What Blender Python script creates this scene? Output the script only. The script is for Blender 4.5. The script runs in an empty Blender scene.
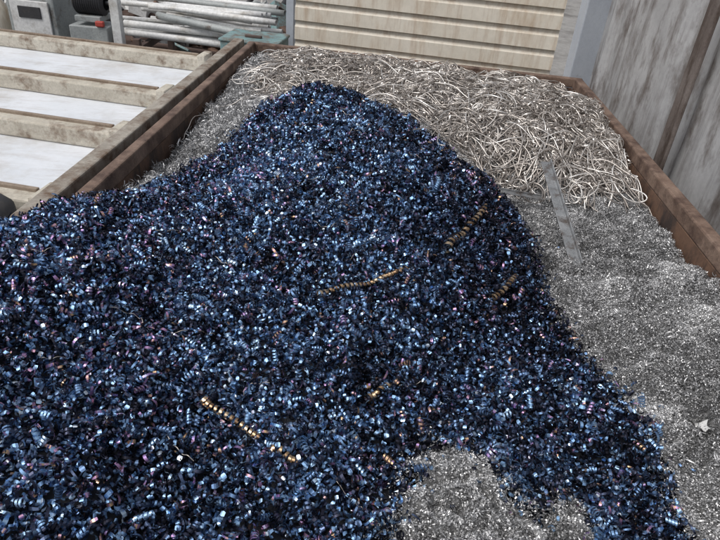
import bpy, math, numpy as np
from mathutils import Matrix, Vector
rng = np.random.default_rng(7)
scene = bpy.context.scene
scene.view_settings.view_transform='Standard'
scene.view_settings.look='None'
scene.view_settings.exposure=0

# ------------------------------------------------------------ materials
def new_mat(name):
    m=bpy.data.materials.new(name); m.use_nodes=True
    nt=m.node_tree; b=nt.nodes['Principled BSDF']
    return m,nt,b
def ramp(nt,stops,interp='LINEAR'):
    r=nt.nodes.new('ShaderNodeValToRGB'); r.color_ramp.interpolation=interp
    els=r.color_ramp.elements
    while len(els)<len(stops): els.new(0.5)
    for e,(p,c) in zip(els,stops):
        e.position=p; e.color=(c[0],c[1],c[2],1)
    return r
def noise(nt,scale,detail=6,rough=0.6,stretch=None,off=(0,0,0)):
    tc=nt.nodes.new('ShaderNodeTexCoord'); mp=nt.nodes.new('ShaderNodeMapping')
    nt.links.new(tc.outputs['Object'],mp.inputs[0])
    if stretch: mp.inputs['Scale'].default_value=stretch
    mp.inputs['Location'].default_value=off
    n=nt.nodes.new('ShaderNodeTexNoise'); n.inputs['Scale'].default_value=scale
    n.inputs['Detail'].default_value=detail; n.inputs['Roughness'].default_value=rough
    nt.links.new(mp.outputs[0],n.inputs['Vector'])
    return n
def mix(nt,fac,a,b,mode='MIX'):
    m=nt.nodes.new('ShaderNodeMix'); m.data_type='RGBA'; m.blend_type=mode
    for sock,v in ((m.inputs[0],fac),(m.inputs[6],a),(m.inputs[7],b)):
        if hasattr(v,'is_linked'): nt.links.new(v,sock)
        elif isinstance(v,(tuple,list)): sock.default_value=(v[0],v[1],v[2],1)
        else: sock.default_value=v
    return m.outputs[2]
def bump(nt,b,h,strength=0.3,dist=0.01):
    bm=nt.nodes.new('ShaderNodeBump'); bm.inputs['Strength'].default_value=strength
    bm.inputs['Distance'].default_value=dist
    nt.links.new(h,bm.inputs['Height']); nt.links.new(bm.outputs[0],b.inputs['Normal'])

def surf_mat(name,c1,c2,scale=4,stain=(0.12,0.06,0.035),stain_amt=(0.55,0.7),stretch=(1,1,1),rough=0.6,metal=0.0,bstr=0.3,grain=.72,streak=None):
    m,nt,b=new_mat(name)
    n1=noise(nt,scale,8,0.65)
    r1=ramp(nt,[(0.3,c1),(0.7,c2)]); nt.links.new(n1.outputs['Fac'],r1.inputs[0])
    n2=noise(nt,scale*1.5,8,0.7,stretch,(3,7,1))
    r2=ramp(nt,[(stain_amt[0],(0,0,0)),(stain_amt[1],(1,1,1))]); nt.links.new(n2.outputs['Fac'],r2.inputs[0])
    col=mix(nt,r2.outputs[0],r1.outputs[0],stain)
    if streak:
        n4=noise(nt,6,6,0.7,streak[2],(1,2,5))
        r4=ramp(nt,[(0.50,(0,0,0)),(0.74,(streak[0],)*3)]); nt.links.new(n4.outputs['Fac'],r4.inputs[0])
        col=mix(nt,r4.outputs[0],col,streak[1])
    n3=noise(nt,scale*14,5,0.7)
    r3=ramp(nt,[(0.3,(grain,)*3),(0.65,(1,1,1))]); nt.links.new(n3.outputs['Fac'],r3.inputs[0])
    col=mix(nt,1.0,col,r3.outputs[0],'MULTIPLY')
    nt.links.new(col,b.inputs['Base Color'])
    b.inputs['Roughness'].default_value=rough; b.inputs['Metallic'].default_value=metal
    bump(nt,b,n3.outputs['Fac'],bstr,0.006)
    return m

M_rust=surf_mat('rusty_steel',(0.10,0.058,0.04),(0.19,0.105,0.065),scale=5,stain=(0.045,0.03,0.025),stain_amt=(0.46,0.6),rough=0.75,stretch=(1,1,.4))
M_rusttop=surf_mat('rust_edge',(0.14,0.085,0.06),(0.27,0.19,0.145),scale=6,stain=(0.075,0.042,0.03),stain_amt=(0.44,0.62),rough=0.7,bstr=.5)
M_white=surf_mat('white_painted_steel',(0.60,0.63,0.67),(0.72,0.74,0.77),scale=1.5,stain=(0.40,0.37,0.33),stain_amt=(0.50,0.80),rough=0.5,bstr=0.03,grain=.93,streak=(.45,(.32,.27,.22),(.6,3,1)))
M_rib=surf_mat('dirty_rib_paint',(0.42,0.38,0.31),(0.60,0.56,0.48),scale=5,stain=(0.17,0.11,0.07),stain_amt=(0.50,0.68),rough=0.7)
M_ribrust=surf_mat('rib_rust_edge',(0.17,0.12,0.085),(0.33,0.27,0.21),scale=8,rough=0.8)
M_ledge=surf_mat('grey_ledge',(0.25,0.22,0.185),(0.40,0.37,0.32),scale=6,stain=(0.13,0.08,0.05),stain_amt=(0.45,0.64),rough=0.8)
M_cream=surf_mat('cream_panel_paint',(0.60,0.55,0.46),(0.72,0.67,0.58),scale=1.6,stain=(0.42,0.30,0.19),stain_amt=(0.50,0.8),stretch=(3,3,0.5),rough=0.5,bstr=0.03,grain=.9,streak=(.6,(.33,.20,.11),(2.5,2.5,.25)))
M_greywall=surf_mat('weathered_grey_paint',(0.30,0.30,0.305),(0.47,0.47,0.475),scale=2.2,stain=(0.13,0.11,0.10),stain_amt=(0.49,0.66),stretch=(1.4,1.4,0.7),rough=0.6,bstr=0.1,grain=.85,streak=(.8,(.08,.06,.05),(1.6,1.6,.22)))
M_darkrust=surf_mat('dark_rust',(0.07,0.05,0.045),(0.14,0.09,0.07),scale=3,rough=0.8)
M_strap=surf_mat('rusty_rib',(0.10,0.075,0.065),(0.20,0.17,0.155),scale=6,stain=(.06,.04,.03),stain_amt=(.45,.6),stretch=(1,1,.3),rough=0.8)
M_post=surf_mat('blue_grey_paint',(0.36,0.39,0.44),(0.45,0.48,0.52),scale=3,stain=(0.15,0.13,0.12),stain_amt=(.6,.75),rough=0.5,grain=.9)
M_teal=surf_mat('teal_paint',(0.13,0.24,0.25),(0.22,0.33,0.33),scale=6,stain=(0.14,0.12,0.10),stain_amt=(.45,.6),rough=0.6)
M_grey=surf_mat('grey_machine_paint',(0.28,0.30,0.30),(0.40,0.42,0.41),scale=4,stain=(0.12,0.09,0.07),rough=0.5)
M_black=surf_mat('black_rubber',(0.02,0.02,0.022),(0.04,0.04,0.045),scale=6,stain=(0.07,0.06,0.05),rough=0.7)
M_red=surf_mat('red_paint',(0.35,0.04,0.03),(0.45,0.07,0.05),scale=4,rough=0.5)
M_orange=surf_mat('orange_rust_pipe',(0.24,0.14,0.09),(0.36,0.25,0.18),scale=6,rough=0.7)
M_pvc=surf_mat('white_pipe',(0.60,0.60,0.60),(0.74,0.74,0.72),scale=3,stain=(0.30,0.27,0.22),stain_amt=(0.5,0.7),rough=0.45,bstr=0.05)
M_conc=surf_mat('yard_concrete',(0.22,0.21,0.20),(0.32,0.31,0.29),scale=0.8,stain=(0.12,0.11,0.10),stain_amt=(0.5,0.7),rough=0.9)
M_paper=surf_mat('paper_white',(0.6,0.6,0.6),(0.7,0.7,0.68),scale=20,stain=(0.4,0.4,0.4),rough=0.8)
M_bar=surf_mat('scraped_steel',(0.22,0.23,0.24),(0.38,0.39,0.40),scale=14,stain=(0.12,0.10,0.09),stain_amt=(0.5,0.65),rough=0.45,metal=0.4)

def chip_mat(name,stops,rough=(0.22,0.5),interp='LINEAR',metal=1.0,vscale=220):
    m,nt,b=new_mat(name)
    at=nt.nodes.new('ShaderNodeAttribute'); at.attribute_name='tone'
    n=noise(nt,vscale,2,0.5)
    ma=nt.nodes.new('ShaderNodeMath'); ma.operation='MULTIPLY_ADD'
    nt.links.new(n.outputs['Fac'],ma.inputs[0]); ma.inputs[1].default_value=0.08
    nt.links.new(at.outputs['Fac'],ma.inputs[2])
    sb=nt.nodes.new('ShaderNodeMath'); sb.operation='SUBTRACT'; sb.inputs[1].default_value=0.04
    nt.links.new(ma.outputs[0],sb.inputs[0])
    r=ramp(nt,stops,interp); nt.links.new(sb.outputs[0],r.inputs[0])
    nt.links.new(r.outputs[0],b.inputs['Base Color'])
    at2=nt.nodes.new('ShaderNodeAttribute'); at2.attribute_name='gloss'
    mr=nt.nodes.new('ShaderNodeMapRange'); nt.links.new(at2.outputs['Fac'],mr.inputs[0])
    mr.inputs[3].default_value=rough[0]; mr.inputs[4].default_value=rough[1]
    nt.links.new(mr.outputs[0],b.inputs['Roughness'])
    b.inputs['Metallic'].default_value=metal
    return m
M_blue=chip_mat('blued_steel_chips',[
 (0.00,(0.018,0.018,0.025)),(0.18,(0.045,0.05,0.08)),(0.30,(0.10,0.14,0.24)),(0.44,(0.20,0.33,0.55)),
 (0.60,(0.32,0.52,0.78)),(0.76,(0.50,0.68,0.88)),(0.86,(0.78,0.84,0.90)),(0.90,(0.30,0.23,0.48)),(0.95,(0.45,0.27,0.46)),(0.975,(0.44,0.27,0.24)),(1.0,(0.48,0.34,0.20))],rough=(.34,.58))
M_silver=chip_mat('bright_steel_swarf',[(0.0,(0.15,0.15,0.152)),(0.35,(0.36,0.36,0.365)),(0.7,(0.60,0.60,0.605)),(1.0,(0.88,0.88,0.88))],rough=(0.38,0.65),metal=.8)
M_wire=chip_mat('tan_steel_turnings',[(0.0,(0.25,0.22,0.20)),(0.4,(0.48,0.44,0.405)),(0.75,(0.68,0.64,0.60)),(1.0,(0.88,0.86,0.83))],rough=(0.3,0.5),vscale=60,metal=.85)
M_gold=chip_mat('straw_tempered_curl',[(0.0,(0.02,0.015,0.02)),(0.35,(0.10,0.06,0.05)),(0.55,(0.42,0.27,0.15)),(1.0,(0.80,0.62,0.42))],rough=(0.28,0.42))
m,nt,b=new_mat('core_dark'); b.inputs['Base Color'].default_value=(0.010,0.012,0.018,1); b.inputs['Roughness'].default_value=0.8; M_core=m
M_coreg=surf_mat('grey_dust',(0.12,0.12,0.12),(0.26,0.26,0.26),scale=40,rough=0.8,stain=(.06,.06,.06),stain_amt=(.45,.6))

# ------------------------------------------------------------ mesh helpers
def np_mesh(name,V,Q,mat,attrs=None,parent=None,smooth=False):
    me=bpy.data.meshes.new(name)
    V=np.ascontiguousarray(V,dtype=np.float32); Q=np.ascontiguousarray(Q,dtype=np.int32)
    k=Q.shape[1]
    me.vertices.add(len(V)); me.vertices.foreach_set('co',V.ravel())
    me.loops.add(Q.size); me.loops.foreach_set('vertex_index',Q.ravel())
    me.polygons.add(len(Q)); me.polygons.foreach_set('loop_start',np.arange(0,Q.size,k,dtype=np.int32))
    me.update(calc_edges=True)
    if attrs:
        for an,(dom,arr) in attrs.items():
            a=me.attributes.new(an,'FLOAT',dom); a.data.foreach_set('value',np.ascontiguousarray(arr,dtype=np.float32))
    me.polygons.foreach_set('use_smooth',np.full(len(Q),smooth))
    me.materials.append(mat)
    o=bpy.data.objects.new(name,me); scene.collection.objects.link(o)
    if parent: o.parent=parent
    return o
def empty(name):
    e=bpy.data.objects.new(name,None); scene.collection.objects.link(e); return e
def bevel(o,w=0.006,seg=2):
    md=o.modifiers.new('bevel','BEVEL'); md.width=w; md.segments=seg; md.limit_method='ANGLE'
def prism(name,foot,z0,z1,mat,parent=None,bw=0.005):
    n=len(foot)
    v=[(x,y,z0) for x,y in foot]+[(x,y,z1) for x,y in foot]
    f=[tuple(range(n))[::-1],tuple(range(n,2*n))]+[(i,(i+1)%n,n+(i+1)%n,n+i) for i in range(n)]
    me=bpy.data.meshes.new(name); me.from_pydata(v,[],f); me.update()
    me.materials.append(mat)
    o=bpy.data.objects.new(name,me); scene.collection.objects.link(o)
    if parent: o.parent=parent
    if bw: bevel(o,bw)
    return o
def box(name,c,size,mat,parent=None,yaw=0,bw=0.005):
    cx,cy,cz=c; sx,sy,sz=[s/2 for s in size]; ca,sa=math.cos(yaw),math.sin(yaw)
    foot=[(cx+ca*x-sa*y,cy+sa*x+ca*y) for x,y in((-sx,-sy),(sx,-sy),(sx,sy),(-sx,sy))]
    return prism(name,foot,cz-sz,cz+sz,mat,parent,bw)
def beam(name,a,b,w,z0,z1,mat,parent=None,side=0,bw=0.005):
    a=np.array(a,float); b=np.array(b,float); d=(b-a)/np.linalg.norm(b-a); n=np.array([-d[1],d[0]])
    lo,hi={0:(-w/2,w/2),1:(0,w),-1:(-w,0)}[side]
    foot=[tuple(a+n*lo),tuple(b+n*lo),tuple(b+n*hi),tuple(a+n*hi)]
    return prism(name,foot,z0,z1,mat,parent,bw)
def tube_arrays(P,r,k=6,closed=False):
    P=np.asarray(P,float); T=np.gradient(P,axis=0); T/=np.linalg.norm(T,axis=1)[:,None]+1e-9
    up=np.array([0,0,1.0]); N=np.cross(T,up); ln=np.linalg.norm(N,axis=1)
    N[ln<1e-3]=(1,0,0); N/=np.linalg.norm(N,axis=1)[:,None]; B=np.cross(T,N)
    a=np.arange(k)*2*math.pi/k
    r=np.broadcast_to(np.asarray(r,float),(len(P),))
    V=P[:,None,:]+r[:,None,None]*(np.cos(a)[None,:,None]*N[:,None,:]+np.sin(a)[None,:,None]*B[:,None,:])
    i=np.arange(len(P)-1)[:,None]; j=np.arange(k)[None,:]
    Q=np.stack([i*k+j,i*k+(j+1)%k,(i+1)*k+(j+1)%k,(i+1)*k+j],-1).reshape(-1,4)
    return V.reshape(-1,3),Q
def pipe(name,a,b,r,mat,parent=None,k=16,thick=0.004):
    a=np.array(a,float); b=np.array(b,float)
    n=6; P=a+(b-a)*np.linspace(0,1,n)[:,None]
    V1,Q1=tube_arrays(P,r,k); V2,Q2=tube_arrays(P,r-thick,k)
    Q2=Q2[:,::-1]+len(V1); off=(n-1)*k; L=len(V1)
    j=np.arange(k)
    e1=np.stack([j,L+j,L+(j+1)%k,(j+1)%k],-1); e2=np.stack([off+j,off+(j+1)%k,L+off+(j+1)%k,L+off+j],-1)
    return np_mesh(name,np.vstack([V1,V2]),np.vstack([Q1,Q2,e1,e2]),mat,parent=parent,smooth=True)
def lathe(name,prof,c,mat,parent=None,k=28):
    prof=np.array(prof,float); a=np.arange(k)*2*math.pi/k
    V=np.stack([prof[:,0,None]*np.cos(a)+c[0],prof[:,0,None]*np.sin(a)+c[1],np.broadcast_to(prof[:,1,None]+c[2],(len(prof),k))],-1).reshape(-1,3)
    i=np.arange(len(prof)-1)[:,None]; j=np.arange(k)[None,:]
    Q=np.stack([i*k+j,i*k+(j+1)%k,(i+1)*k+(j+1)%k,(i+1)*k+j],-1).reshape(-1,4)
    return np_mesh(name,V,Q,mat,parent=parent,smooth=True)

# ------------------------------------------------------------ height field of the heaps
CP=np.array([
(-.33,3.0,1.65),(-.14,3.0,1.64),(.03,2.88,1.59),(.27,2.6,1.54),(.48,2.3,1.51),(.56,2.0,1.465),
(.63,1.74,1.36),(.70,1.52,1.31),(.83,1.22,1.28),(.88,.9,1.26),(.9,.4,1.22),
(-.62,2.75,1.47),(-.73,2.4,1.43),(-.86,2.15,1.43),(-.93,1.92,1.49),(-1.0,1.7,1.55),(-1.03,1.45,1.61),(-1.0,1.2,1.59),(-.9,.8,1.53),(-.6,.5,1.42),
(-.9,.2,1.45),(-1.3,1.2,1.42),(-1.3,.6,1.4),(-1.3,1.8,1.38),
(0,2.4,1.61),(0,1.66,1.50),(-.5,2.2,1.49),(-.5,1.5,1.45),(-.5,1.0,1.42),(0,1.2,1.40),(0,.7,1.31),(0,.2,1.25),(.35,1.9,1.48),(.4,1.55,1.37),(.4,1.1,1.33),(.4,.8,1.34),(.4,.3,1.22),
(-.3,2.6,1.61),(-.1,2.0,1.58),(.10,1.9,1.575),(.5,1.75,1.42),(.15,1.55,1.48),
(.74,2.2,1.345),(.55,2.72,1.37),(.8,2.5,1.34),(1.28,1.85,1.42),(1.32,2.5,1.36),(1.0,1.7,1.36),(1.05,1.2,1.33),(1.25,1.3,1.40),(1.0,2.2,1.34),(1.2,.6,1.32),
(.45,3.1,1.51),(.6,3.3,1.55),(.2,3.6,1.52),(1.0,3.2,1.53),(1.2,3.9,1.45),(.6,4.2,1.45),(0,4.35,1.47),(-.5,4.1,1.49),(1.32,3.0,1.41),
(-.1,3.35,1.46),(-.4,3.35,1.46),(-.65,3.4,1.45),(-.87,3.6,1.41),(-.9,2.9,1.38),(-.87,4.3,1.43),(-.95,2.5,1.37),(.7,2.85,1.45),(1.0,2.75,1.39)])
def tps(r): return np.where(r>0,r*r*np.log(r+1e-12),0)
n=len(CP); K=tps(np.linalg.norm(CP[:,None,:2]-CP[None,:,:2],axis=2))+np.eye(n)*0.001
Pm=np.hstack([np.ones((n,1)),CP[:,:2]])
A=np.block([[K,Pm],[Pm.T,np.zeros((3,3))]])
w=np.linalg.solve(A,np.concatenate([CP[:,2],np.zeros(3)]))
X0,X1,Y0,Y1=-1.45,1.45,0.0,4.7
gx=np.arange(X0,X1,0.01); gy=np.arange(Y0,Y1,0.01)
GX,GY=np.meshgrid(gx,gy)
H=w[n]+w[n+1]*GX+w[n+2]*GY
for i in range(n): H+=w[i]*tps(np.hypot(GX-CP[i,0],GY-CP[i,1]))
def bilerp(G,x,y,x0,y0,d):
    fx=np.clip((x-x0)/d,0,G.shape[1]-1.001); fy=np.clip((y-y0)/d,0,G.shape[0]-1.001)
    ix=fx.astype(int); iy=fy.astype(int); u=fx-ix; v=fy-iy
    return G[iy,ix]*(1-u)*(1-v)+G[iy,ix+1]*u*(1-v)+G[iy+1,ix]*(1-u)*v+G[iy+1,ix+1]*u*v
class VN:
    def __init__(s,d,seed):
        s.d=d; s.G=np.random.default_rng(seed).normal(size=(int(6/d)+4,int(4/d)+4))
    def __call__(s,x,y):
        c,sn=math.cos(.6),math.sin(.6)
        a=(x*c-y*sn)*.8+1.9+1.5; bb=(x*sn+y*c)*.8+1.2
        fx=a/s.d; fy=bb/s.d
        fx=np.clip(fx,0,s.G.shape[1]-2.001); fy=np.clip(fy,0,s.G.shape[0]-2.001)
        ix=fx.astype(int); iy=fy.astype(int)
        u=fx-ix; v=fy-iy; u=u*u*(3-2*u); v=v*v*(3-2*v); G=s.G
        return G[iy,ix]*(1-u)*(1-v)+G[iy,ix+1]*u*(1-v)+G[iy+1,ix]*(1-u)*v+G[iy+1,ix+1]*u*v
n30,n12,n5,n2=VN(.22,1),VN(.10,2),VN(.042,3),VN(.018,4)

def inpoly(x,y,poly):
    c=np.zeros(x.shape,bool); j=len(poly)-1
    for i in range(len(poly)):
        xi,yi=poly[i]; xj,yj=poly[j]
        c^=((yi>y)!=(yj>y))&(x<(xj-xi)*(y-yi)/(yj-yi+1e-12)+xi); j=i
    return c
BLUE=[(-.33,3.12),(-.55,2.95),(-.70,2.72),(-.79,2.4),(-.90,2.15),(-.98,1.95),(-1.35,1.85),(-1.42,.02),(.8,.02),(.88,.9),(.84,1.22),(.71,1.52),(.67,1.74),(.65,2.0),(.58,2.3),(.36,2.65),(.15,2.98),(-.05,3.15)]
PATCH=[(.05,.70),(.10,.80),(.17,.93),(.20,1.01),(.25,1.04),(.30,.98),(.36,.90),(.45,.89),(.52,.95),(.58,.94),(.61,.85),(.55,.5),(.1,.4)]
def edgewarp(x,y):
    return x+.018*n12(x+.3,y)+.014*n5(x,y)+.009*n2(x,y), y+.018*n12(x,y+.4)+.014*n5(y*.5,x+1.5)
def in_patch(x,y):
    xx,yy=edgewarp(x,y); return inpoly(xx,yy,PATCH)
def is_blue(x,y):
    xx,yy=edgewarp(x,y); return inpoly(xx,yy,BLUE)&~inpoly(xx,yy,PATCH)
H=H+0.014*n30(GX,GY)+0.011*n12(GX,GY)+0.007*n5(GX,GY)
dx=np.clip(1-np.hypot((GX-.34)/.27,(GY-.80)/.24),0,1)
H=H+np.clip(dx*3,0,1)*(.022+.020*n5(GX+.7,GY)+.010*n2(GX,GY)+.014*n12(GX,GY+.9))
rgt=np.clip((GX-.7)*4,0,1)*np.clip((3-GY),0,1)
H=H+rgt*(.014*n12(GX+.2,GY+.5)+.008*n5(GX+.4,GY)+.004*n2(GX,GY))
def height(x,y): return bilerp(H,x,y,X0,Y0,0.01)
def xl(y): return -1.006+(y-1.834)*0.0374+.02
def xr(y): return 1.283+(y-1.92)*0.0358-.02
def yb(x): return 4.535-(x+.905)*0.106-.02
def inside(x,y): return (x<xr(y))&(y<yb(x))&((x>xl(y))|(y<1.75+.06*n12(x,y)))

def core(name,mask,mat,parent,drop):
    m=mask
    cell=m[:-1,:-1]&m[1:,:-1]&m[:-1,1:]&m[1:,1:]
    iy,ix=np.nonzero(cell); W=GX.shape[1]
    Q=np.stack([iy*W+ix,iy*W+ix+1,(iy+1)*W+ix+1,(iy+1)*W+ix],-1)
    used,inv=np.unique(Q,return_inverse=True)
    V=np.stack([GX.ravel(),GY.ravel(),H.ravel()-drop],-1)[used]
    return np_mesh(name,V,inv.reshape(-1,4),mat,parent=parent,smooth=True)
ins=inside(GX,GY)|((GX>-1.45)&(GX<xl(GY))&(GY<1.75))
bl=is_blue(GX,GY)

def randrot(n):
    q=rng.normal(size=(n,4)); q/=np.linalg.norm(q,axis=1)[:,None]; w_,x,y,z=q.T
    return np.stack([1-2*(y*y+z*z),2*(x*y-z*w_),2*(x*z+y*w_),2*(x*y+z*w_),1-2*(x*x+z*z),2*(y*z-x*w_),2*(x*z-y*w_),2*(y*z+x*w_),1-2*(x*x+y*y)],-1).reshape(n,3,3)
def ribbons(name,pos,r,w,sweep,pitch,seg,mat,tone,gloss,parent,grow=0.0,segvar=0.03,smooth=False):
    n=len(pos); t=np.linspace(-.5,.5,seg+1)[None,:]
    th=t*sweep[:,None]; rr=r[:,None]*(1+grow*t)
    cx=rr*np.cos(th)-(r*0.6)[:,None]; cy=rr*np.sin(th); cz=pitch[:,None]*th
    hw=(w/2)[:,None]*(1-0.25*np.abs(2*t)**3)
    A=np.stack([cx,cy,cz-hw],-1); B=np.stack([cx*1.0,cy*1.0,cz+hw],-1)
    L=np.stack([A,B],2).reshape(n,-1,3)
    V=np.einsum('nij,nkj->nki',randrot(n),L)+pos[:,None,:]
    m=2*(seg+1); s=np.arange(seg)
    q=np.stack([2*s,2*s+1,2*s+3,2*s+2],-1)
    Q=(np.arange(n)[:,None,None]*m+q[None]).reshape(-1,4)
    tn=np.clip(np.repeat(tone,seg)+rng.normal(0,segvar,n*seg),0,1)
    return np_mesh(name,V.reshape(-1,3),Q,mat,{'tone':('FACE',tn),'gloss':('FACE',np.repeat(gloss,seg))},parent,smooth)
def scatter(n,x0,x1,y0,y1,fn,zj=(-.02,.012)):
    x=rng.uniform(x0,x1,n); y=rng.uniform(y0,y1,n)
    k=fn(x,y); x=x[k]; y=y[k]
    z=height(x,y)+.005*n2(x,y)+rng.uniform(zj[0],zj[1],len(x))
    return np.stack([x,y,z],-1)

# ---- blue chips
blue=empty('blue_steel_chip_pile')
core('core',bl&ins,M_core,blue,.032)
fb=lambda x,y: is_blue(x+rng.normal(0,.015,x.shape),y+rng.normal(0,.015,x.shape))&inside(x,y)
def btone(P,hi=.84,a=1.3,b=1.45):
    N=len(P); u=rng.beta(a,b,N)*hi
    flank_shade=np.clip((P[:,0]-.05)*4,0,1)*np.clip((P[:,1]-1.35)*3,0,1)*np.clip((2.9-P[:,1])*2,0,1)
    u=u*(1-flank_shade*rng.uniform(.15,.8,N))     # shade of the right-hand flank painted into the chip tones
    cl=n12(P[:,0]*1.3,P[:,1]*1.3)*.06+n30(P[:,0],P[:,1]+.3)*.05
    t=np.clip(u+cl,0,.85)
    s=rng.random(N); purple=.045+.05*(P[:,0]<-.4)+.05*(n12(P[:,0]+.5,P[:,1])>1.1)
    t=np.where(s<purple,rng.uniform(.9,.96,N),t); t=np.where(s>.98,rng.uniform(.965,1,N),t)
    return t
P=scatter(125000,-1.4,.95,.15,3.2,fb,(-.028,.012)); N=len(P)
ribbons('chips',P,rng.uniform(.0045,.0100,N),rng.uniform(.0045,.0108,N),rng.uniform(1.2,4.6,N),rng.normal(0,.0008,N),8,M_blue,btone(P),rng.random(N),blue,grow=.35)
P=scatter(26000,-1.4,.95,.15,3.2,fb,(-.004,.018)); N=len(P)
ribbons('crescents',P,rng.uniform(.010,.020,N),rng.uniform(.004,.008,N),rng.uniform(1.4,3.6,N),rng.normal(0,.002,N),11,M_blue,btone(P,.7,1,2.6),rng.random(N),blue,grow=.3)
P=scatter(17000,-1.4,.95,.15,3.2,fb,(.002,.014)); N=len(P)
ribbons('flakes',P,rng.uniform(.009,.018,N),rng.uniform(.007,.012,N),rng.uniform(.5,1.1,N),rng.normal(0,.0008,N),3,M_blue,np.clip(btone(P)*.5+.36,0,.84),rng.random(N)*.8,blue)
P=scatter(6500,-1.4,.95,.15,3.2,fb,(.0,.018)); N=len(P)
ribbons('springs',P,rng.uniform(.005,.0095,N),rng.uniform(.004,.006,N),rng.uniform(10,26,N),rng.choice([-1,1],N)*rng.uniform(.0011,.0017,N),44,M_blue,btone(P,.8,1,1.8),rng.random(N),blue,grow=.15)
P=scatter(170,-1.0,-.5,.9,1.6,fb,(.008,.018)); N=len(P)
ribbons('violet_ribbons',P,rng.uniform(.014,.028,N),rng.uniform(.005,.009,N),rng.uniform(.8,1.8,N),rng.normal(0,.003,N),9,M_blue,rng.uniform(.885,.955,N),rng.random(N),blue)

# ---- silver swarf
silver=empty('silver_swarf_pile')
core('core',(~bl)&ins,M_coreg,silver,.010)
fs=lambda x,y: (~is_blue(x+rng.normal(0,.015,x.shape),y+rng.normal(0,.015,x.shape)))&inside(x,y)&(x>xl(y))&~((y>3.2)&(x>-.3))
P=np.vstack([scatter(620000,.0,1.4,.4,3.1,fs,(-.010,.006)),scatter(170000,-1.05,-.2,2.0,4.6,fs,(-.010,.006))]); N=len(P)
t=np.clip(rng.beta(1.6,1.6,N)+.13*n12(P[:,0],P[:,1])+.12*n5(P[:,0],P[:,1])+.06*n2(P[:,0],P[:,1])+.06*n30(P[:,0],P[:,1]),0,1)
ribbons('fine_curls',P,rng.uniform(.0018,.0050,N),rng.uniform(.0012,.0036,N),rng.uniform(1.2,5.0,N),rng.normal(0,.0012,N),4,M_silver,t,rng.random(N),silver,grow=.4)
fc=lambda x,y: fs(x,y)&((x<-.35)|(rng.random(x.shape)<.07))
P=scatter(46000,-1.05,1.4,.4,4.6,fc,(-.01,.022)); N=len(P)
ribbons('coarse_curls',P,rng.uniform(.006,.018,N),rng.uniform(.0015,.0035,N),rng.uniform(2.5,9,N),rng.normal(0,.002,N),14,M_silver,rng.random(N),rng.random(N),silver,grow=.5)
near=lambda x,y: is_blue(x,y)&(~is_blue(x+.05,y-.02)|in_patch(x+rng.normal(0,.05,x.shape),y+rng.normal(0,.05,x.shape)))&(rng.random(x.shape)<.4)
P=scatter(70000,-.3,1.0,.4,2.4,near,(-.005,.014)); N=len(P)
ribbons('stray_curls',P,rng.uniform(.0018,.0045,N),rng.uniform(.0012,.0032,N),rng.uniform(1.2,5.0,N),rng.normal(0,.0012,N),4,M_silver,rng.random(N),rng.random(N),silver)
fn=lambda x,y: (~is_blue(x,y))&is_blue(x+rng.normal(0,.06,x.shape),y+rng.normal(0,.06,x.shape))&inside(x,y)&(rng.random(x.shape)<.28)
P=scatter(30000,-1.0,1.3,.4,3.3,fn,(.002,.012)); N=len(P)
ribbons('stray_chips',P,rng.uniform(.004,.008,N),rng.uniform(.004,.008,N),rng.uniform(1.2,4.4,N),rng.normal(0,.0008,N),7,M_blue,btone(P),rng.random(N),blue)

# ---- stringy turnings nest
WIRE=[(-.55,3.3),(-.75,3.7),(-.72,4.45),(1.32,4.22),(1.34,2.70),(1.1,2.58),(.85,2.74),(.66,2.64),(.48,2.78),(.32,3.0),(.0,3.25)]
VS=[];QS=[];TS=[];GS=[];base=0
def inside_w(x,y):
    c=False; j=len(WIRE)-1
    for i in range(len(WIRE)):
        xi,yi=WIRE[i]; xj,yj=WIRE[j]
        if (yi>y)!=(yj>y) and x<(xj-xi)*(y-yi)/(yj-yi)+xi: c=not c
        j=i
    return c
def add_tube(P,r,tone,k=5):
    global base
    V,Q=tube_arrays(P,r,k)
    VS.append(V);QS.append(Q+base);base+=len(V);TS.append(np.full(len(Q),tone));GS.append(np.full(len(Q),rng.random()))
def strand(x,y,length,step,curv,tight,r,zoff,tone):
    n_=int(length/step); th=rng.uniform(0,6.28); P=np.zeros((n_,3)); c=rng.normal(0,curv)
    nr=rng.normal(0,1,n_)
    for i in range(n_):
        c+=nr[i]*curv*.22; c*=.97
        th+=(c+tight)*step
        nx=x+math.cos(th)*step; ny=y+math.sin(th)*step
        if nx>xr(ny)-.01 or ny>yb(nx)-.01 or nx<xl(ny)+.01 or ny<2.5:
            th+=0.9; nx=min(max(x,xl(y)+.012),xr(y)-.012); ny=min(y,yb(x)-.012)
            nx+=rng.normal(0,.004); ny+=rng.normal(0,.004)
        elif not inside_w(nx,ny): th+=.35
        x,y=nx,ny; P[i]=(x,y,0)
    P[:,2]=height(P[:,0],P[:,1])+zoff+.020*np.sin(np.arange(n_)*step*rng.uniform(8,25)+rng.uniform(0,6))
    k=np.ones(5)/5
    if n_>12:
        for a in range(3):
            pp=np.convolve(P[:,a],k,'valid'); P[2:-2,a]=pp
    add_tube(P,r,tone)
cnt=0
while cnt<1150:
    x=rng.uniform(-.75,1.33); y=rng.uniform(2.6,4.4)
    if not inside_w(x,y): continue
    cnt+=1
    kind=rng.random()
    z=rng.uniform(-.025,.045)
    if kind<.55: strand(x,y,rng.uniform(.3,1.1),.012,14,rng.choice([-1,1])*rng.uniform(14,55),rng.uniform(.0019,.0034),z,rng.random()*.9)
    else: strand(x,y,rng.uniform(.5,1.8),.018,7,rng.choice([-1,1])*rng.uniform(0,9),rng.uniform(.0020,.0040),z,rng.random())
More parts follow.
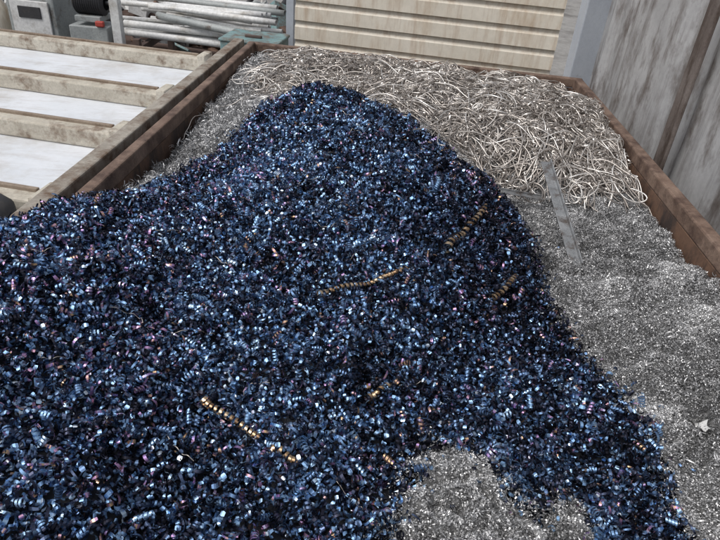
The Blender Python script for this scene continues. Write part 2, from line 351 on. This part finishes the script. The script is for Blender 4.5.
for i in range(210):
    if rng.random()<.7: x0=rng.uniform(.85,1.27); y0=rng.uniform(2.75,3.05)
    else: x0=rng.uniform(.35,.85); y0=rng.uniform(2.85,3.15)
    ang=rng.uniform(-.9,.9); L=rng.uniform(.12,.36)
    x1=min(x0+math.sin(ang)*L,1.28); y1=y0-math.cos(ang)*L
    mx=(x0+x1)/2+rng.normal(0,.09); my=(y0+y1)/2+rng.normal(0,.05); mx=min(mx,1.27)
    t=np.linspace(0,1,22)[:,None]; p0,p1,p2=np.array([x0,y0]),np.array([mx,my]),np.array([x1,y1])
    B=(1-t)**2*p0+2*t*(1-t)*p1+t*t*p2
    t=t[:,0]; z=height(B[:,0],B[:,1])+rng.uniform(.0,.02)+rng.uniform(.01,.05)*4*t*(1-t)
    add_tube(np.column_stack([B,z]),rng.uniform(.0018,.0034),rng.random())
wires=empty('stringy_turnings_nest')
np_mesh('strands',np.vstack(VS),np.vstack(QS),M_wire,{'tone':('FACE',np.concatenate(TS)),'gloss':('FACE',np.concatenate(GS))},wires,True)
fw=lambda x,y: inpoly(x,y,WIRE)&inside(x,y)
P=scatter(46000,-.8,1.4,2.6,4.5,fw,(-.02,.038)); N=len(P)
ribbons('short_curls',P,rng.uniform(.008,.024,N),rng.uniform(.003,.0058,N),rng.uniform(1.2,4.5,N),rng.normal(0,.003,N),9,M_wire,rng.random(N)*.95,rng.random(N),wires,grow=.5)
VS=[];QS=[];TS=[];GS=[];base=0
for i in range(30):
    x0=rng.uniform(-.9,.6); y0=rng.uniform(.8,2.7)
    a=rng.uniform(0,6.28); L=rng.uniform(.04,.12); m_=rng.normal(0,.03,2)
    t=np.linspace(0,1,18)[:,None]; p0=np.array([x0,y0]); p2=p0+L*np.array([math.cos(a),math.sin(a)]); p1=(p0+p2)/2+m_
    B=(1-t)**2*p0+2*t*(1-t)*p1+t*t*p2; B=B[is_blue(B[:,0],B[:,1])]
    if len(B)<6: continue
    add_tube(np.column_stack([B,height(B[:,0],B[:,1])+.012+.004*np.sin(np.arange(len(B)))]),rng.uniform(.0008,.0014),rng.random()*.6)
np_mesh('loose_strands',np.vstack(VS),np.vstack(QS),M_wire,{'tone':('FACE',np.concatenate(TS)),'gloss':('FACE',np.concatenate(GS))},wires,True)

# ---- long straw-coloured helical curls
def helix(path,rad,pitch,width,mat=None,lift=.014):
    path=np.array(path,float); d=np.diff(path,axis=0); L=np.linalg.norm(d,axis=1).sum()
    turns=L/pitch; n_=int(turns*20); s=np.linspace(0,1,n_)
    cum=np.concatenate([[0],np.cumsum(np.linalg.norm(d,axis=1))])/L
    c=np.stack([np.interp(s,cum,path[:,0]),np.interp(s,cum,path[:,1])],-1)
    kk=np.ones(41)/41
    for q in (0,1): c[:,q]=np.convolve(np.pad(c[:,q],20,'reflect',reflect_type='odd'),kk,'valid')
    c[:,0]+=.005*np.sin(s*7+path[0,0]*9); c[:,1]+=.004*np.sin(s*9+path[0,0]*5)
    z=height(c[:,0],c[:,1]); z=np.convolve(np.pad(z,20,'edge'),kk,'valid')+rad*.6+lift
    C=np.column_stack([c,z]); T=np.gradient(C,axis=0); T/=np.linalg.norm(T,axis=1)[:,None]
    Nn=np.cross(T,[0,0,1.]); Nn/=np.linalg.norm(Nn,axis=1)[:,None]; Bn=np.cross(T,Nn)
    a=s*turns*2*math.pi+.4*np.sin(s*9); R_=rad*(1-.25*s+.05*np.sin(s*23))
    ring=C+(R_*np.cos(a))[:,None]*Nn+(R_*np.sin(a))[:,None]*Bn
    A_=ring-T*width/2; B_=ring+T*width/2
    V=np.stack([A_,B_],1).reshape(-1,3); i=np.arange(n_-1)
    Q=np.stack([2*i,2*i+1,2*i+3,2*i+2],-1)
    tn=np.clip(.68+.22*np.sin(s[:-1]*17+1)+.05*rng.normal(0,1,n_-1),0,1)
    np_mesh('helical_steel_curl',V,Q,mat or M_gold,{'tone':('FACE',tn),'gloss':('FACE',rng.random(n_-1)*.5)},smooth=True)
helix([(-.37,1.09),(-.28,1.03),(-.20,.98)],.0105,.0155,.0072)
helix([(-.17,.95),(-.10,.91)],.0100,.0150,.0070)
helix([(-.12,1.48),(.00,1.54),(.13,1.58)],.0090,.0150,.0070)
helix([(.28,1.76),(.36,1.90),(.45,2.06)],.0150,.0250,.0115)
helix([(.44,1.62),(.54,1.76)],.0120,.0190,.0088)
helix([(.04,1.13),(.11,1.18)],.0095,.0150,.0070)
helix([(.06,1.56),(.15,1.60)],.0075,.0130,.0060)

# ------------------------------------------------------------ skip container
skip=empty('rusty_steel_skip')
BLc=(-.905,4.535); BRc=(1.368,4.294)
FLc=(-1.089,-.4); FRc=(1.20,-.4)
beam('left_wall',FLc,BLc,.008,.15,1.43,M_rust,skip,1,0.002)
beam('right_wall',FRc,BRc,.008,.15,1.43,M_rust,skip,-1,0.002)
beam('back_wall',BLc,BRc,.008,.15,1.43,M_rust,skip,1,0.002)
beam('front_wall',FLc,FRc,.008,.15,1.2,M_rust,skip,-1,0.002)
beam('left_rail',(FLc[0]+.003,FLc[1]),(BLc[0]+.003,BLc[1]-.0),.05,1.43,1.50,M_rusttop,skip,1,.008)
beam('right_rail',FRc,(BRc[0]-.003,BRc[1]),.055,1.43,1.50,M_rusttop,skip,-1,.008)
beam('back_rail',(BLc[0]-.06,BLc[1]-.003+.006),(BRc[0]+.06,BRc[1]-.003-.006),.05,1.432,1.494,M_rusttop,skip,1,.008)
beam('front_rail',FLc,FRc,.06,1.2,1.27,M_rusttop,skip,-1,.008)
prism('floor',[FLc,FRc,BRc,BLc],.15,.17,M_rust,skip,0)
for i,yy in enumerate(np.arange(.2,4.3,.7)):
    box('stiffener_%d'%i,(xr(yy)+.055,yy,.79),(.06,.07,1.27),M_rust,skip,0,.004)
    box('skid_%d'%i,(.1,yy,.075),(2.2,.1,.15),M_darkrust,skip,0,.004)

# ------------------------------------------------------------ neighbouring white ribbed body on the left
lef=empty('white_ribbed_truck_body')
def rl(x,y0): return y0-(x+1.24)*.14
beam('side_rail',(-1.165,1.0),(-1.03,4.75),.075,1.28,1.47,M_ledge,lef,1,.008)
beam('side_face',(-1.245,1.0),(-1.11,4.75),.012,1.27,1.40,M_white,lef,1,.003)
for i,y0 in enumerate((1.35,2.12,2.90,3.60,4.50)):
    beam('rib_top_%d'%i,(-4.2,rl(-4.2,y0)),(-1.30,y0),.085,1.271,1.365,M_rib,lef,0,.01)
    beam('rib_edge_%d'%i,(-4.2,rl(-4.2,y0+.05)),(-1.33,y0+.05),.022,1.271,1.38,M_ribrust,lef,0,.004)
    box('rib_cap_%d'%i,(-1.275,y0+.01,1.33),(.06,.16,.13),M_rib,lef,-.1,.008)
prism('panel',[(-4.2,1.2),(-1.2,1.0),(-1.08,4.8),(-4.2,5.2)],1.20,1.27,M_white,lef,0)
prism('body',[(-4.15,1.25),(-1.25,1.05),(-1.13,4.75),(-4.15,5.15)],.35,1.20,M_white,lef,0)
o=lathe('rubber_buffer',[(0.0,.0),(.05,-.002),(.085,-.012),(.11,-.04),(.115,-.10),(0,-.10)],(-1.43,1.95,1.43),M_black)

# ------------------------------------------------------------ cream corrugated panel
def corr(name,a,b,z0,z1,prof,mat,parent=None):
    a=np.array(a);b=np.array(b); d=(b-a)/np.linalg.norm(b-a); nn=np.array([d[1],-d[0]])
    per=.165; rows=[]
    z=z0
    while z<z1:
        for f,dep in prof: rows.append((z+f*per,dep))
        z+=per
    V=[];Q=[]
    for (zz,dep) in rows:
        for p in (a,b): V.append((*(p+nn*dep),zz))
    for i in range(len(rows)-1): Q.append((2*i,2*i+1,2*i+3,2*i+2))
    o=np_mesh(name,V,Q,mat,parent=parent); md=o.modifiers.new('t','SOLIDIFY'); md.thickness=.004; return o
cream=empty('cream_corrugated_panel')
corr('sheet',(-.78,5.78),(1.50,5.42),1.12,2.45,[(0,0),(.03,.028),(.68,.022),(.84,.0),(.95,-.004)],M_cream,cream)
beam('bottom_channel',(-.80,5.72),(1.50,5.36),.05,1.02,1.22,M_ribrust,cream,0,.005)
beam('left_frame',(-.86,5.80),(-.79,5.79),.07,0,2.5,M_post,cream,0,.005)
beam('legs_panel',(-.75,5.83),(1.50,5.47),.03,0.0,1.05,M_darkrust,cream,0,.003)

# right grey container wall
gw=empty('grey_container_wall')
def vcorr(name,a,b,z0,z1,per,mat,parent):
    a=np.array(a,float);b=np.array(b,float);L=np.linalg.norm(b-a);d=(b-a)/L;nn=np.array([-d[1],d[0]])
    pts=[];s=0
    while s<L:
        for f,dep in ((0,0),(.60,0),(.68,.045),(.92,.045)):
            ss=s+f*per
            if ss<L: pts.append(a+d*ss-nn*dep)
        s+=per
    pts.append(b)
    V=[];Q=[]
    zs=np.linspace(z0,z1,2)
    for p in pts:
        for zz in zs: V.append((p[0],p[1],zz))
    for i in range(len(pts)-1): Q.append((2*i,2*i+2,2*i+3,2*i+1))
    o=np_mesh(name,V,Q,mat,parent=parent); md=o.modifiers.new('t','SOLIDIFY'); md.thickness=.004; return o
vcorr('corrugated_sheet',(1.50,-.3),(1.80,5.25),.15,3.1,1.35,M_greywall,gw)
beam('corner_post',(1.60,5.27),(1.86,5.30),.14,.0,3.2,M_post,gw,0,.01)
beam('bottom_rail',(1.47,-.3),(1.77,5.2),.05,.05,.2,M_darkrust,gw,0,.005)
beam('top_rail',(1.50,-.3),(1.80,5.2),.06,3.1,3.2,M_darkrust,gw,0,.005)
beam('rust_strap',(1.600,3.13),(1.608,3.26),.02,.2,3.1,M_strap,gw,1,.006)

def bar(name,p0,p1,w_,t_,mat):
    p0=Vector(p0);p1=Vector(p1);d=(p1-p0);L=d.length;d.normalize()
    s=d.cross(Vector((0,0,1))).normalized();u=s.cross(d)
    sec=[(-w_/2,0),(w_/2,0),(w_/2,t_),(-w_/2+t_,t_),(-w_/2+t_,w_*.5),(-w_/2,w_*.5)]
    V=[];
    for P_ in (p0,p1):
        for a_,b_ in sec: V.append(tuple(P_+s*a_+u*b_))
    k=len(sec); F=[tuple(range(k)),tuple(range(2*k-1,k-1,-1))]+[(i,i+k,(i+1)%k+k,(i+1)%k) for i in range(k)]
    me=bpy.data.meshes.new(name);me.from_pydata(V,[],F);me.materials.append(mat)
    o=bpy.data.objects.new(name,me);scene.collection.objects.link(o);bevel(o,.0015);return o
bar('steel_angle_bar',(.79,2.58,1.52),(.82,1.98,1.345),.045,.006,M_bar)
bar('steel_angle_bar',(.57,2.42,1.43),(.78,2.47,1.39),.03,.005,M_bar)

pv=[]
for i in range(6):
    for j in range(5):
        x=.98+i*.007+.003*math.sin(j*2); y=1.22+j*.009+.003*math.sin(i*2)
        pv.append((x,y,float(height(np.array([x]),np.array([y]))[0])+.012+.005*math.sin(i*1.7+j)+.003*math.cos(j*2.3)))
np_mesh('paper_scrap',pv,[(i*5+j,(i+1)*5+j,(i+1)*5+j+1,i*5+j+1) for i in range(5) for j in range(4)],M_paper,smooth=True)

# ------------------------------------------------------------ clutter behind, left
ps=empty('pipe_stack')
for i in range(24):
    row=i//6; col=i%6
    y=5.75+col*.11+rng.normal(0,.03); z=1.20+row*.075
    x0=-2.35+rng.normal(0,.15); x1=-1.05+min(rng.normal(0,.1),.12)
    pipe('pipe_%d'%i,(x0,y+.14+rng.normal(0,.07),z+rng.normal(0,.02)),(x1,y-.1+rng.normal(0,.07),z+rng.normal(0,.02)),rng.uniform(.018,.034),
         M_orange if i in(16,) else (M_grey if i%5==2 else M_pvc),ps)
for i,x in enumerate((-2.2,-1.2)):
    box('rack_post_%d'%i,(x,5.62,.60),(.06,.06,1.2),M_darkrust,ps); box('rack_post_b%d'%i,(x,6.55,.65),(.06,.06,1.3),M_darkrust,ps)
    box('rack_arm_%d'%i,(x,6.05,1.10),(.05,1.0,.06),M_darkrust,ps)
tb=empty('teal_steel_bin')
box('front',(-1.05,4.98,.93),(.46,.02,.90),M_teal,tb,-.1,.004); box('back',(-1.01,5.36,.93),(.46,.02,.90),M_teal,tb,-.1,.004)
box('side_l',(-1.25,5.19,.93),(.02,.36,.90),M_teal,tb,-.1,.004); box('side_r',(-.81,5.15,.93),(.02,.36,.90),M_teal,tb,-.1,.004)
box('lid',(-1.03,5.17,1.395),(.49,.42,.025),M_teal,tb,-.1,.01); box('handle',(-1.03,5.10,1.418),(.14,.03,.022),M_darkrust,tb,-.1,.006)

cab=empty('grey_machine_cabinet')
box('case',(-3.25,6.1,.85),(.48,.45,1.25),M_grey,cab,-.1,.02); box('door',(-3.27,5.86,.9),(.38,.02,1.0),M_pvc,cab,-.1,.006)
box('dark_slot',(-3.27,5.845,1.30),(.22,.012,.10),M_black,cab,-.1,.003); box('handle',(-3.13,5.84,1.0),(.02,.03,.16),M_black,cab,-.1,.004)
for i,(x,y) in enumerate(((-3.45,5.95),(-3.05,5.92),(-3.42,6.3),(-3.03,6.25))): box('foot_%d'%i,(x,y,.11),(.06,.06,.22),M_black,cab)
gc=lathe('gas_cylinder',[(0,0),(.13,0),(.14,.03),(.14,1.15),(.125,1.26),(.08,1.35),(.035,1.39),(.03,1.45),(.05,1.46),(.05,1.52),(0,1.53)],(-3.72,6.05,0),M_cream)
mo=empty('electric_motor')
def motor(c,L,r):
    cx,cy,cz=c
    P=[(cx-L/2+L*t,cy-.02*t,cz) for t in np.linspace(0,1,30)]
    rad=[r*(.55 if i in(0,29) else (.8 if i in (1,28) else (1.0 if i%2 else .9))) for i in range(30)]
    Vv,Qq=tube_arrays(P,rad,24); np_mesh('finned_body',Vv,Qq,M_black,parent=mo)
    pipe('shaft',(cx+L/2-.01,cy,cz),(cx+L/2+.12,cy,cz),.018,M_bar,mo,thick=.015)
    box('terminal_box',(cx,cy,cz+r+.03),(.12,.1,.07),M_grey,mo); box('base',(cx,cy,cz-r-.02),(L*.8,.26,.05),M_grey,mo)
motor((-2.72,5.95,1.42),.30,.11)
box('stand',(-2.72,5.95,.62),(.36,.3,1.22),M_grey,mo,0,.01)
box('warning_block',(-2.60,5.80,1.26),(.08,.04,.05),M_red,mo,0,.01)
gp=empty('grey_post')
box('shaft',(-2.35,5.6,.85),(.08,.08,1.7),M_pvc,gp); box('cap',(-2.35,5.6,1.715),(.10,.10,.03),M_darkrust,gp); box('foot',(-2.35,5.6,.01),(.2,.2,.02),M_darkrust,gp)
sc=empty('mixed_scrap_heap')
mats=[M_grey,M_darkrust,M_pvc,M_teal,M_rust,M_bar,M_black,M_pvc]
for i in range(190):
    x=rng.uniform(-5.5,-.9); y=rng.uniform(6.8,8.6)
    z=max(.1,1.15-abs(y-7.8)*.5+rng.uniform(-.2,.15))
    if rng.random()<.55:
        a=rng.uniform(0,3.14); L=rng.uniform(.3,1.2); dz=rng.normal(0,.15)
        pipe('tube_%d'%i,(x-math.cos(a)*L/2,y-math.sin(a)*L/2,z-dz),(x+math.cos(a)*L/2,y+math.sin(a)*L/2,z+dz),rng.uniform(.012,.045),mats[rng.integers(8)],sc,10)
    else:
        o=box('plate_%d'%i,(0,0,0),(rng.uniform(.1,.5),rng.uniform(.1,.35),rng.uniform(.01,.15)),mats[rng.integers(8)],sc,0,.004)
        o.location=(x,y,z); o.rotation_euler=(rng.normal(0,.5),rng.normal(0,.5),rng.uniform(0,3))
nx=40; xs=np.linspace(-6,-.8,nx); ys=np.linspace(6.4,9.4,24); XX,YY=np.meshgrid(xs,ys)
ZZ=np.clip(1.1-np.abs(YY-7.8)*.6,0,2)+rng.normal(0,.05,XX.shape)-.1
i,j=np.meshgrid(np.arange(23),np.arange(nx-1),indexing='ij')
np_mesh('heap_core',np.stack([XX,YY,ZZ],-1).reshape(-1,3),np.stack([i*nx+j,i*nx+j+1,(i+1)*nx+j+1,(i+1)*nx+j],-1).reshape(-1,4),M_darkrust,parent=sc)

np_mesh('ground',[(-300,-300,0),(300,-300,0),(300,300,0),(-300,300,0)],[(0,1,2,3)],M_conc)

# ------------------------------------------------------------ camera, sky, sun
p=math.radians(32.4); r=math.radians(5)
F=Vector((0,math.cos(p),-math.sin(p))); U0=Vector((0,math.sin(p),math.cos(p))); R0=Vector((1,0,0))
R=R0*math.cos(r)+U0*math.sin(r); U=U0*math.cos(r)-R0*math.sin(r)
cam=bpy.data.cameras.new('camera'); co=bpy.data.objects.new('camera',cam); scene.collection.objects.link(co)
Mx=Matrix((R,U,-F)).transposed().to_4x4(); Mx.translation=Vector((0,0,2.5)); co.matrix_world=Mx
cam.lens=30; cam.sensor_width=36; cam.clip_end=2000; cam.clip_start=.05
scene.camera=co
W=bpy.data.worlds.new('World'); scene.world=W; W.use_nodes=True; nt=W.node_tree
bg=nt.nodes['Background']; sky=nt.nodes.new('ShaderNodeTexSky'); sky.sky_type='NISHITA'; sky.sun_disc=False
el,az=math.radians(58),math.radians(-125)
sky.sun_elevation=el; sky.sun_rotation=az; sky.dust_density=4
hs=nt.nodes.new('ShaderNodeHueSaturation'); hs.inputs['Saturation'].default_value=.35
nt.links.new(sky.outputs[0],hs.inputs['Color']); nt.links.new(hs.outputs[0],bg.inputs[0]); bg.inputs[1].default_value=.15
sun=bpy.data.lights.new('sun','SUN'); sun.energy=1.5; sun.angle=math.radians(35); sun.color=(1,.98,.95)
so=bpy.data.objects.new('sun',sun); scene.collection.objects.link(so)
d=Vector((math.sin(az)*math.cos(el),math.cos(az)*math.cos(el),math.sin(el)))
so.rotation_euler=d.to_track_quat('Z','Y').to_euler()
